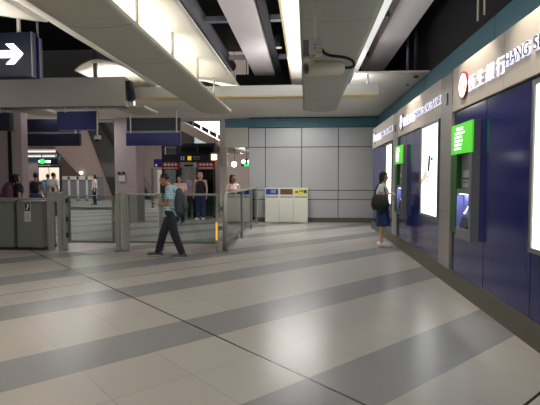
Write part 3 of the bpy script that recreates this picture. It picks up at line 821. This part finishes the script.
# booth far behind
t = thing('barrier_booth', 'white framed booth with grey panels far beyond the swing gate', 'booth', (-15.9, 31.3, 0))
x0, x1 = -17.2, -14.6
MB().box(x0-.03, x1+.03, 31.06, 32.2, 0, 1.7).build('body', 'pipe', t)
fr_ = MB()
for x in (x0, x0+.66, x0+1.3, x0+1.95, x1): fr_.box(x-.07, x+.07, 31, 31.08, 0, 1.7)
fr_.box(x0-.07, x1+.07, 31, 31.08, 1.48, 1.72).box(x0-.07, x1+.07, 31, 31.08, 0, .15)
fr_.build('frame', 'white', t)
# shop fronts and signs on the far wall
t = thing('doorway_sign', 'lit green exit sign box far beyond the ticket gates', 'sign', (-14.5, 24.9, 2.4))
MB().box(-15.1, -13.95, 24.95, 25.1, 2.33, 2.68, .01).build('sign_box', 'navy_dk', t)
MB().cyl((-14.83, 24.95, 2.52), (-14.83, 24.93, 2.52), .14, n=20).build('green_disc', 'exitg', t)
MB().prism([(-15.08, 2.52), (-14.98, 2.42), (-14.98, 2.62)], 'y', 24.93, 24.95).build('arrow', 'gtext', t)
MB().box(-14.65, -14.35, 24.93, 24.95, 2.44, 2.58).build('sign_print', 'gtext', t)
for x in (-14.9, -14.1): MB().box(x-.02, x+.02, 25, 25.04, 2.66, 7.6).build('hanger', 'grey', t)
struct('door_1', MB().box(-22, -19.5, 44.9, 45, 0, 2.4), 'white', 'white shop entrance on the far wall')
t = thing('shopfront', 'lit white shopfront behind the people at the left gates', 'shopfront', (-15.06, 26.1, 0))
MB().box(-15.75, -14.38, 26.02, 26.2, 0, 2.3).build('frame', 'liftframe', t)
gw = glow('shop_glow', (236, 220, 200), .9)
for x in (-15.68, -15.04): MB().box(x, x+.58, 25.99, 26.03, .05, 2.2).build('lit_pane', gw, t)
struct('trim_7', MB().box(-22, -15.0, 27, 27.2, 2.62, 2.95), 'teal', 'teal band above the far shops')
struct('wall_mid', MB().box(-22, -15.8, 27.2, 27.4, 0, 2.95), 'farwall', 'pale wall left of the shopfront')
t = thing('info_board', 'small navy square information board left of the lift', 'sign', (-7.2, 22, 2.2))
MB().box(-7.4, -6.98, 21.96, 22.04, 2.1, 2.5, .01).build('board', 'navy', t)
MB().cyl((-7.28, 21.96, 2.2), (-7.28, 21.94, 2.2), .06, n=14).build('symbol', 'mark', t)
MB().box(-7.2, -7.18, 22, 22.03, 2.5, 7.6).build('hanger', 'grey', t)
t = thing('vending_kiosk', 'white kiosk with a small red panel left of the walking person', 'kiosk', (-6.8, 24, 0))
MB().box(-7.9, -6.2, 24, 25, 0, 2.0, .02).build('body', 'white', t)
MB().box(-6.9, -6.45, 23.97, 24.0, 1.35, 1.5, .01).build('red_panel', glow('red_panel', (240, 90, 70), .8), t)
MB().box(-7.75, -7.2, 23.97, 24.0, .4, 1.3, .01).build('screen_panel', 'liftframe', t)
MB().box(-8.2, -8.1, 23.9, 24, 0, 2.1).build('side_post', 'grey', t)
t = thing('round_lamp', 'round white lamp on the pale wall above the standing person', 'lamp', (-2.9, 20, 2.1))
MB().cyl((-3.13, 20, 2.17), (-3.13, 19.9, 2.17), .12, n=24).build('lens', 'spot', t)
MB().cyl((-3.13, 20.02, 2.17), (-3.13, 19.95, 2.17), .15, n=24).build('rim', 'grey', t)
MB().box(-3.14, -3.12, 20., 20.04, 2.2, 7.6).build('stem', 'grey', t)
t = thing('signal_lamp_box', 'navy lamp box with two white lamps and a green one', 'lamp', (-2.6, 20, 2.1))
MB().box(-2.82, -2.35, 19.96, 20.06, 2.08, 2.38, .01).build('housing', 'navy_dk', t)
for x in (-2.72, -2.46): MB().cyl((x, 19.96, 2.28), (x, 19.93, 2.28), .085, n=18).build('lamp', 'spot', t)
MB().box(-2.70, -2.46, 19.94, 19.96, 2.09, 2.17).build('lamp_strip', 'exitg', t)
MB().box(-2.6, -2.57, 20., 20.04, 2.38, 7.6).build('stem', 'grey', t)
o = bez([(-3.6, 22.5, 3.05), (-3.1, 22.5, 2.84), (-2.6, 22.5, 2.82), (-2.1, 22.5, 2.86)], 12)
tag(base(MB().loft(o, [.11]*len(o), n=14).build('air_duct', 'white', None, True)), 'pale curved duct on the wall above the round lamp', 'duct')
t = thing('ceiling_tube_light', 'long bright tube light under the far ceiling, nearer of the pair', 'ceiling light', (-14.6, 24, 2.98), 'tube lights far behind the left gates')
MB().box(-15.6, -13.6, 23.9, 24.15, 2.98, 3.06).build('tube', 'fartube', t)
MB().box(-15.6, -13.6, 23.85, 24.2, 3.06, 3.14).build('housing', 'white', t)
t = thing('ceiling_tube_light', 'long bright tube light under the far ceiling, farther of the pair', 'ceiling light', (-15.6, 25.9, 2.82), 'tube lights far behind the left gates')
MB().box(-16.6, -14.6, 25.8, 26.0, 2.82, 2.90).build('tube', 'fartube', t)
MB().box(-16.6, -14.6, 25.75, 26.05, 2.90, 2.98).build('housing', 'white', t)

# ------------------------------------------------------------------ people
def frame(a, b, hint):
    d = (b-a).normalized(); n = (V(hint)-d*V(hint).dot(d)).normalized()
    return d, n, d.cross(n)
def hand(mb, wrist, d, n, flip, curl=.5, k=1.0):
    """palm + five fingers; d = pointing direction, n = palm normal (towards which fingers curl), flip = side of the thumb"""
    d = V(d).normalized(); n = (V(n)-d*V(n).dot(d)).normalized(); s = d.cross(n)*flip
    w = V(wrist)
    mb.loft([w-d*.01, w+d*.03*k, w+d*.085*k], [(.024*k, .017*k), (.036*k, .016*k), (.038*k, .013*k)], side=s, n=12)
    for i, ln in enumerate((.066, .076, .070, .054)):
        b0 = w+d*.075*k+s*(.028-.019*i)*k
        a, c = curl*.7, curl*1.5
        b1 = b0+(d*math.cos(a)+n*math.sin(a))*ln*.55*k
        b2 = b1+(d*math.cos(c)+n*math.sin(c))*ln*.5*k
        mb.loft([b0, b1, b2], [.0092*k, .0086*k, .0072*k], n=8)
    t0 = w+d*.02*k+s*.03*k
    t1 = t0+(s*.6+d*.75+n*.25).normalized()*.042*k
    t2 = t1+(d*.9+n*.5*curl+s*.1).normalized()*.034*k
    mb.loft([t0, t1, t2], [.013*k, .0105*k, .008*k], n=8)

def figure(label, loc, rz, H, J=None, skin='skin', top='tee', sleeve=.5, bottom='trous', skirt=False, shoe='shoedk', hairm='hair', longhair=False,
           voxel=.010, hem=.86, legs_bare=False, head_yaw=0., head_pitch=0., hand_curl=.5, female=False, name='person', tophem=None):
    k = H/1.70
    D = dict(hip=[(-.09, 0, .90), (.09, 0, .90)], knee=[(-.095, .015, .49), (.095, .015, .49)], ankle=[(-.10, -.02, .085), (.10, -.02, .085)],
             toe=[(-.12, .13, .03), (.12, .13, .03)], pelvis=(0, 0, .94), waist=(0, .005, 1.09), chest=(0, 0, 1.27), neck=(0, -.015, 1.43), head=(0, .02, 1.585),
             shoulder=[(-.185, -.01, 1.385), (.185, -.01, 1.385)], elbow=[(-.235, -.03, 1.11), (.235, -.03, 1.11)], wrist=[(-.25, .05, .87), (.25, .05, .87)],
             hand=[(0, .1, -1), (0, .1, -1)], palm=[(1, 0, 0), (-1, 0, 0)])
    if J: D.update(J)
    def q(n):
        v = D[n]
        return [V(x)*k for x in v] if isinstance(v, list) else V(v)*k
    hip, knee, ank, toe = q('hip'), q('knee'), q('ankle'), q('toe')
    pel, wai, che, nec, hea = q('pelvis'), q('waist'), q('chest'), q('neck'), q('head')
    sho, elb, wri = q('shoulder'), q('elbow'), q('wrist')
    root = thing(name, label, 'person', loc, 'people in the station', rz)
    SX = (1, 0, 0)
    fw = .93 if female else 1.
    b = MB()
    b.loft([pel-V((0, 0, .06*k)), pel+V((0, 0, .03*k)), wai, che, che+(nec-che)*.62], [(.150*k, .105*k), (.158*k, .11*k), (.128*k*fw, .098*k), (.158*k*fw, .115*k), (.125*k*fw, .08*k)], side=SX, n=20)
    b.loft([che+(nec-che)*.55, nec, hea-V((0, .0, .05*k))], [.07*k, .053*k, .05*k], n=14)
    for i in (0, 1):
        sg = -1 if i == 0 else 1
        b.loft([che+(nec-che)*.6, sho[i]], [.075*k*fw, .056*k*fw], n=12)
        m = sho[i].lerp(elb[i], .45)
        b.loft([sho[i], m, elb[i]], [.052*k*fw, .045*k*fw, .037*k*fw], n=12)
        m = elb[i].lerp(wri[i], .3)
        b.loft([elb[i], m, wri[i]], [.037*k*fw, .037*k*fw, .025*k*fw], n=12)
        hand(b, wri[i], D['hand'][i], D['palm'][i], -sg if D['palm'][i][0]*sg < 0 else sg, hand_curl, k)
        b.loft([hip[i]+V((0, 0, .03*k)), hip[i].lerp(knee[i], .4), knee[i]], [.088*k, .078*k, .055*k], n=14)
        b.loft([knee[i], knee[i].lerp(ank[i], .3)-V((0, .012*k, 0)), ank[i]], [.054*k, .053*k, .034*k], n=12)
        b.loft([ank[i]-V((0, .03*k, .02*k)), ank[i].lerp(toe[i], .5), toe[i]], [.036*k, .034*k, .026*k], n=10)
    # head: skull, face, jaw, nose, ears
    h = MB()
    h.ball((0, -.012*k, .018*k), (.076*k, .094*k, .098*k), 20)
    h.loft([(0, .035*k, .03*k), (0, .04*k, -.04*k), (0, .052*k, -.098*k)], [(.064*k, .05*k), (.058*k, .045*k), (.032*k, .028*k)], side=SX, n=16)
    h.loft([(0, .088*k, .012*k), (0, .106*k, -.03*k)], [(.008*k, .009*k), (.015*k, .012*k)], side=SX, n=8)
    h.loft([(-.02*k, .088*k, -.064*k), (.02*k, .088*k, -.064*k)], [.008*k, .008*k], n=8)
    for sg in (-1, 1): h.ball((sg*.078*k, -.008*k, -.01*k), (.010*k, .019*k, .031*k), 10)
    Rh = Matrix.Rotation(head_yaw, 3, 'Z') @ Matrix.Rotation(-head_pitch, 3, 'X')
    for v in h.b.verts: v.co = Rh @ v.co + hea
    me = bpy.data.meshes.new('tmp'); h.b.to_mesh(me); h.b.free(); b.b.from_mesh(me); bpy.data.meshes.remove(me)
    body = b.build('body', skin, root, True, local=True)
    bake(body, ('REMESH', dict(mode='VOXEL', voxel_size=voxel)), ('SMOOTH', dict(factor=.5, iterations=3)))
    ey = MB()
    for sg in (-1, 1):
        ey.ball(Rh @ V((sg*.031*k, .087*k, .010*k))+hea, .0095*k, 8)
    ey.build('eyes', 'eyem', body, True, local=True)
    # hair cap
    hr = MB()
    hr.ball((0, -.020*k, .030*k), (.082*k, .096*k, .095*k), 18)
    cut = []
    for v in hr.b.verts:
        y, z = v.co.y/k, v.co.z/k
        if y > .0 and z < .07: v.co.y = min(v.co.y, (.0+.055*max(0, z/.07))*k)
        if z < -.045 and not longhair: v.co.z = -.045*k
    if longhair:
        hr.loft([(0, -.03*k, .05*k), (0, -.05*k, -.05*k), (0, -.05*k, -.115*k)], [(.084*k, .07*k), (.088*k, .055*k), (.07*k, .035*k)], side=SX, n=16)
        for sg in (-1, 1): hr.loft([(sg*.07*k, .0, .04*k), (sg*.08*k, .005*k, -.04*k), (sg*.075*k, -.005*k, -.09*k)], [.022*k, .024*k, .016*k], n=10)
    if longhair: hr.loft([(-.045*k, .045*k, .088*k), (.045*k, .045*k, .088*k)], [.026*k, .026*k], n=10)
    for v in hr.b.verts: v.co = Rh @ v.co + hea
    hair = hr.build('hair', hairm, root, True, local=True)
    bake(hair, ('REMESH', dict(mode='VOXEL', voxel_size=.009)), ('SMOOTH', dict(factor=.5, iterations=4)))
    # top
    s = MB()
    hz = (tophem or hem)*k
    up = V((0, 0, 1))
    s.loft([V((pel.x, pel.y, hz)), pel+V((0, 0, .06*k)), wai, che, che+(nec-che)*.5, che+(nec-che)*.80],
           [(.186*k*fw, .150*k), (.178*k*fw, .138*k), (.160*k*fw, .132*k), (.182*k*fw, .142*k), (.15*k*fw, .10*k), (.09*k*fw, .075*k)], side=SX, n=22, round0=False, round1=False)
    for i in (0, 1):
        s.loft([che+(nec-che)*.62, sho[i]], [.088*k*fw if sleeve else .07*k, .070*k*fw if sleeve else .05*k], n=12, round1=bool(sleeve))
        if sleeve:
            e = sho[i].lerp(elb[i], min(1, sleeve*1.3))
            if sleeve <= .7: s.loft([sho[i], e], [.072*k, .072*k], n=14, round1=False)
            else:
                w2 = elb[i].lerp(wri[i], .9)
                s.loft([sho[i], elb[i], w2], [.066*k, .054*k, .042*k], n=14, round1=False)
    shirt = s.build('shirt', top, root, True, local=True)
    bake(shirt, ('REMESH', dict(mode='VOXEL', voxel_size=max(voxel, .011))), ('SMOOTH', dict(factor=.5, iterations=3)))
    # bottoms
    p = MB()
    if skirt:
        a = (ank[0]+ank[1])/2
        p.loft([V((pel.x, pel.y, .99*k)), pel-V((0, 0, .03*k)), V((pel.x*.5, pel.y*.5+.02, .47*k))], [(.15*k, .115*k), (.178*k, .142*k), (.20*k, .165*k)], side=SX, n=22, round0=False, round1=False)
        nm = 'skirt'
    else:
        p.loft([V((pel.x, pel.y, 1.0*k)), pel-V((0, 0, .02*k)), pel-V((0, 0, .09*k))], [(.152*k, .115*k), (.168*k, .125*k), (.15*k, .11*k)], side=SX, n=20)
        for i in (0, 1):
            p.loft([hip[i]+V((0, 0, .02*k)), hip[i].lerp(knee[i], .45), knee[i], knee[i].lerp(ank[i], .35), ank[i]+(ank[i]-knee[i])*.07], [.108*k, .099*k, .082*k, .077*k, .066*k], n=16, round1=False)
        nm = 'trousers'
    bt = p.build(nm, bottom, root, True, local=True)
    bake(bt, ('REMESH', dict(mode='VOXEL', voxel_size=max(voxel, .011))), ('SMOOTH', dict(factor=.5, iterations=3)))
    for i in (0, 1):
        f = MB()
        d = toe[i]-ank[i]; d.z = 0; d.normalize()
        a = V((ank[i].x, ank[i].y, 0)); lift = min(ank[i].z-.085*k, toe[i].z-.03*k); lift = max(0, lift)
        z0 = .0+lift
        heel = a-d*.06*k; tip = V((toe[i].x, toe[i].y, 0))+d*.035*k
        f.loft([heel+V((0, 0, .052*k+z0)), a+V((0, 0, .05*k+z0)), a.lerp(tip, .55)+V((0, 0, .045*k+z0)), tip+V((0, 0, .033*k+max(z0, toe[i].z-.03*k)))],
               [(.040*k, .046*k), (.044*k, .048*k), (.048*k, .042*k), (.038*k, .028*k)], side=d.cross(up), n=14)
        for v in f.b.verts: v.co.z = max(v.co.z, .004+z0)
        so = f.build('shoe', shoe, root, True, local=True)
        sl = MB()
        sl.loft([heel+V((0, 0, .016*k+z0)), a.lerp(tip, .5)+V((0, 0, .016*k+z0)), tip+V((0, 0, .016*k+z0))], [(.044*k, .014*k), (.052*k, .014*k), (.042*k, .013*k)], side=d.cross(up), n=14)
        for v in sl.b.verts: v.co.z = max(v.co.z, .001+z0)
        sl.build('sole', 'shoe', so, True, local=True)
    return root

def to_world(root, p):
    return V(root.location)+Matrix.Rotation(root.rotation_euler.z, 3, 'Z') @ V(p)
def backpack(root, label, y, z0, z1, w, d, m, cx=0., cat='backpack', straps=True, k=1.0, pocket=True):
    t = thing('backpack', label, cat, tuple(to_world(root, (cx, y, z0))), 'bags carried by people', root.rotation_euler.z)
    h = z1-z0
    b = MB()
    b.loft([(0, -d*.5, .02), (0, -d*.5, h*.3), (0, -d*.48, h*.75), (0, -d*.40, h*.98)], [(w*.46, d*.46), (w*.5, d*.5), (w*.47, d*.46), (w*.33, d*.3)], side=(1, 0, 0), n=20)
    o = b.build('pack', m, t, True, local=True)
    if pocket:
        MB().loft([(0, -d*.98, h*.10), (0, -d*1.02, h*.28), (0, -d*.96, h*.45)], [(w*.3, d*.14), (w*.34, d*.18), (w*.28, d*.13)], side=(1, 0, 0), n=16).build('front_pocket', m, t, True, local=True)
    if straps:
        for sg in (-1, 1):
            top = h*.92
            pts = bez([(sg*w*.28, -.03, top), (sg*w*.30, .04, top+.16), (sg*w*.36, .30, top+.12), (sg*w*.44, .30, h*.45), (sg*w*.46, .10, h*.22), (sg*w*.42, -.03, h*.15)], 16)
            MB().loft(pts, [(.026, .008)]*len(pts), side=(1, 0, 0), n=8).build('strap', m, t, True, local=True)
    return t

# the man walking left, looking at a phone
mj = dict(hip=[(-.085, -.09, .87), (.085, -.09, .87)],
          knee=[(.09*-1, -.19, .46), (.09, .09, .47)], ankle=[(-.085, -.33, .10), (.085, .20, .088)],
          toe=[(-.10, -.17, .03), (.10, .37, .04)],
          pelvis=(0, -.09, .92), waist=(0, -.10, 1.06), chest=(0, -.12, 1.24), neck=(0, -.075, 1.395), head=(0, .03, 1.535),
          shoulder=[(-.18, -.11, 1.345), (.18, -.11, 1.345)], elbow=[(-.24, -.14, 1.06), (.24, -.14, 1.06)],
          wrist=[(-.07, .13, 1.05), (.085, .12, 1.03)], hand=[(.35, .9, .1), (-.35, .9, .1)], palm=[(.5, 0, 1), (-.5, 0, 1)])
man = figure('person in a pale blue checked shirt walking left while holding a phone', (-2.72, 8.78, 0), PI/2, 1.69, mj, 'skin', 'plaid', .55, 'trous', voxel=.008, head_pitch=.35, hand_curl=.7, tophem=.81)
backpack(man, 'charcoal backpack worn by the walking person', -.18, .88, 1.30, .34, .21, 'pack')
ph = thing('phone', 'dark phone held in front by the walking person', 'phone', tuple(to_world(man, (.005, .245, 1.06))), None, PI/2)
ph.rotation_euler = (math.radians(25), 0, PI/2)
MB().box(-.038, .038, -.075, .075, 0, .009, .003).build('case', 'black', ph, local=True)
MB().box(-.034, .034, -.068, .068, .0085, .0095).build('screen', 'grey', ph, local=True)

# the woman at the far cash machine
wj = dict(shoulder=[(-.165, -.01, 1.385), (.165, .0, 1.385)], elbow=[(-.22, -.04, 1.11), (.23, -.09, 1.15)], wrist=[(-.20, .10, .95), (.21, .13, 1.22)],
          hand=[(0, .5, -.9), (.1, 1, .05)], palm=[(1, 0, 0), (-.2, 0, -1)])
wm = figure('person in a white shirt and blue skirt using the far cash machine', (1.735, 10.62, 0), -PI/2-.12, 1.69, wj, 'skin2', 'tee', .5, 'denim', True, 'shoe', 'hair', True, .008, head_pitch=.12, female=True, tophem=.93)
t = thing('shoulder_bag', 'black shoulder bag hanging at the side of the person at the cash machine', 'bag', tuple(to_world(wm, (.21, -.06, .86))), 'bags carried by people', wm.rotation_euler.z+PI/2)
MB().loft([(0, -.05, .01), (0, -.055, .10), (0, -.05, .25), (0, -.04, .31)], [(.17, .05), (.20, .065), (.18, .05), (.14, .02)], side=(1, 0, 0), n=20).build('pouch', 'packblk', t, True, local=True)
for sg in (-1, 1):
    pts = bez([(sg*.13, -.05, .28), (sg*.10, -.03, .48), (sg*.03, .02, .60), (-sg*.01, .03, .585)], 12)
    MB().loft(pts, [(.014, .008)]*len(pts), side=(1, 0, 0), n=8).build('strap', 'packblk', t, True, local=True)

# people beyond the gates
p1 = figure('person in a dark top with a plum backpack at the left ticket gate', (-7.58, 11.5, 0), -.5, 1.66, None, 'skin2', 'darktop', .5, 'trous', voxel=.013, female=True, longhair=True)
backpack(p1, 'plum backpack on the person at the left edge', -.10, .95, 1.38, .40, .24, 'packplum')
p2 = figure('person in a pale shirt with black crossed straps behind the pictogram gate', (-8.55, 14.0, 0), .2, 1.73, None, 'skin', 'lilac', .5, 'trous', voxel=.013)
backpack(p2, 'small black backpack high on the back of the person in the pale shirt', -.10, 1.10, 1.42, .28, .12, 'packblk')
t = backpack(p2, 'dark blue duffel bag slung behind the person in the pale shirt', -.16, .72, 1.02, .62, .24, 'packblue', .05, 'bag', False)
t.name = 'duffel_bag'
pts = bez([(-.28, .0, .2), (-.18, -.02, .5), (.1, -.02, .7), (.2, .16, .72)], 12)
MB().loft(pts, [(.022, .007)]*len(pts), side=(1, 0, 0), n=8).build('strap', 'packblk', t, True, local=True)
figure('person in a teal shirt seen from behind, farther than the black straps', (-11.65, 20, 0), .1, 1.76, None, 'skin', 'tealshirt', .5, 'trous', voxel=.014)
p4 = figure('person in a white shirt and dark trousers right of the teal shirt', (-10.25, 18, 0), -.3, 1.79, None, 'skin', 'tee', .5, 'trous', voxel=.014)
bg = backpack(p4, 'thin dark sling bag across the back of the person in white', -.10, 1.0, 1.2, .16, .06, 'pack', .1, 'bag', False, pocket=False); bg.name = 'sling_bag'
pts = bez([(-.2, .0, .38), (-.1, -.06, .2), (.02, -.06, .1)], 8)
MB().loft(pts, [(.014, .006)]*len(pts), side=(1, 0, 0), n=8).build('strap', 'pack', bg, True, local=True)
figure('person in a dark top standing just behind the white booth', (-17.4, 33.2, 0), PI, 1.72, None, 'skin', 'darktop', .5, 'trous', voxel=.016)
figure('person in white top and dark trousers standing before the white booth', (-12.32, 26.0, 0), 2.2, 1.79, None, 'skin2', 'tee', .5, 'trous', voxel=.016, female=True, longhair=True)
figure('person in a lilac grey shirt standing beside the lift door', (-4.35, 17.3, 0), PI+.3, 1.74, None, 'skin', 'lilac', .5, 'trous', voxel=.013)
figure('person in a dark sleeveless top and blue trousers near the lift door', (-3.95, 17.0, 0), PI-.1, 1.78, None, 'skin2', 'darktop', 0, 'denim', False, 'shoe', 'hairgrey', True, .013, female=True)
figure('person in a pink shirt partly hidden behind the walking person', (-4.35, 15.6, 0), PI, 1.62, None, 'skin', 'pinktop', .5, 'trous', voxel=.014)
figure('person in a long sleeved pale pink top behind the glass railing', (-2.08, 12.9, 0), -PI/2-.8, 1.65, dict(wrist=[(-.12, .22, 1.12), (.12, .22, 1.12)], elbow=[(-.24, .02, 1.10), (.24, .02, 1.10)], hand=[(.3, .6, .6), (-.3, .6, .6)]), 'skin3', 'pinktop', .9, 'trous', False, 'shoe', 'hair', True, .011, female=True)

# ------------------------------------------------------------------ light
def area(name, loc, rot, sx, sy, power, col=(1, 1, 1)):
    l = bpy.data.lights.new(name, 'AREA'); l.shape = 'RECTANGLE'; l.size = sx; l.size_y = sy; l.energy = power; l.color = col
    o = bpy.data.objects.new(name, l); COL.objects.link(o); o.location = loc; o.rotation_euler = rot
    return o
UP = (PI, 0, 0)
warm = (1, .97, .92); cool = (.95, .97, 1)
area('uplight_centre', (.30, 3.2, 3.22), UP, .4, 11, 95, cool)
area('uplight_left', (-2.11, 3.0, 3.22), UP, .4, 11, 27, warm)
area('uplight_membrane_left', (-4.6, 3.0, 3.1), UP, .5, 5, 220, warm)
area('uplight_membrane_far', (-4.2, 10.4, 3.55), UP, 1.2, .5, 10, warm).data.spread = 2.4
# added fill lights standing for unseen hall fixtures, behind and left of the camera
for x, y, p in ((-4.5, -2.5, 75), (0, -3, 60), (-7, 4, 80)):
    area('hall_fill', (x, y, 3.9), (0, 0, 0), 2.5, 2.5, p, (1, .98, .97))
for x, y, z, p in ((-.3, 13.6, 3.68, 130), (-7.9, 14.7, 3.68, 55), (-.6, 8., 4.25, 25)):  # added fill under the soffit and in the void, no fittings there
    area('ceiling_fill', (x, y, z), (0, 0, 0), 1.5, 1.0, p, (1, .98, .95))
area('trough_up_fill', (.1, 9.75, 3.5), UP, 2.3, .15, 20, (1, .96, .98))  # added fill above the trough to brighten the beam ends
l = area('trough_back_fill', (-3.2, 9.95, 3.25), (math.radians(180-60), 0, 0), 9., .15, 45, (1, .98, .95))  # added fill behind the trough to brighten the soffit
l.rotation_euler = V((0, .85, .5)).to_track_quat('-Z', 'Y').to_euler()
# wall washers on the bank fascia
for y in (4.3, 5.9, 9.2):
    l = bpy.data.lights.new('wall_washer', 'SPOT'); l.energy = 75; l.spot_size = math.radians(95); l.spot_blend = .5; l.color = (1, .87, .72); l.shadow_soft_size = .05
    o = bpy.data.objects.new('wall_washer', l); COL.objects.link(o); o.location = (1.70, y, 3.55)
    o.rotation_euler = (V((XF, y, 2.9))-V(o.location)).to_track_quat('-Z', 'Y').to_euler()
# far concourse ceiling lights
for x, y, p in ((-14, 20, 170), (-8, 23, 250), (-14, 28, 260), (-4.2, 21.9, 160), (-20, 34, 360), (-8, 36, 400), (-6.5, 17.6, 90)):
    area('concourse_light', (x, y, 7.2), (0, 0, 0), 2.0, 2.0, p, (1, .95, .92))
w = bpy.data.worlds.new('world'); S.world = w; w.use_nodes = True
w.node_tree.nodes['Background'].inputs[0].default_value = (.9, .93, 1, 1)
w.node_tree.nodes['Background'].inputs[1].default_value = .10
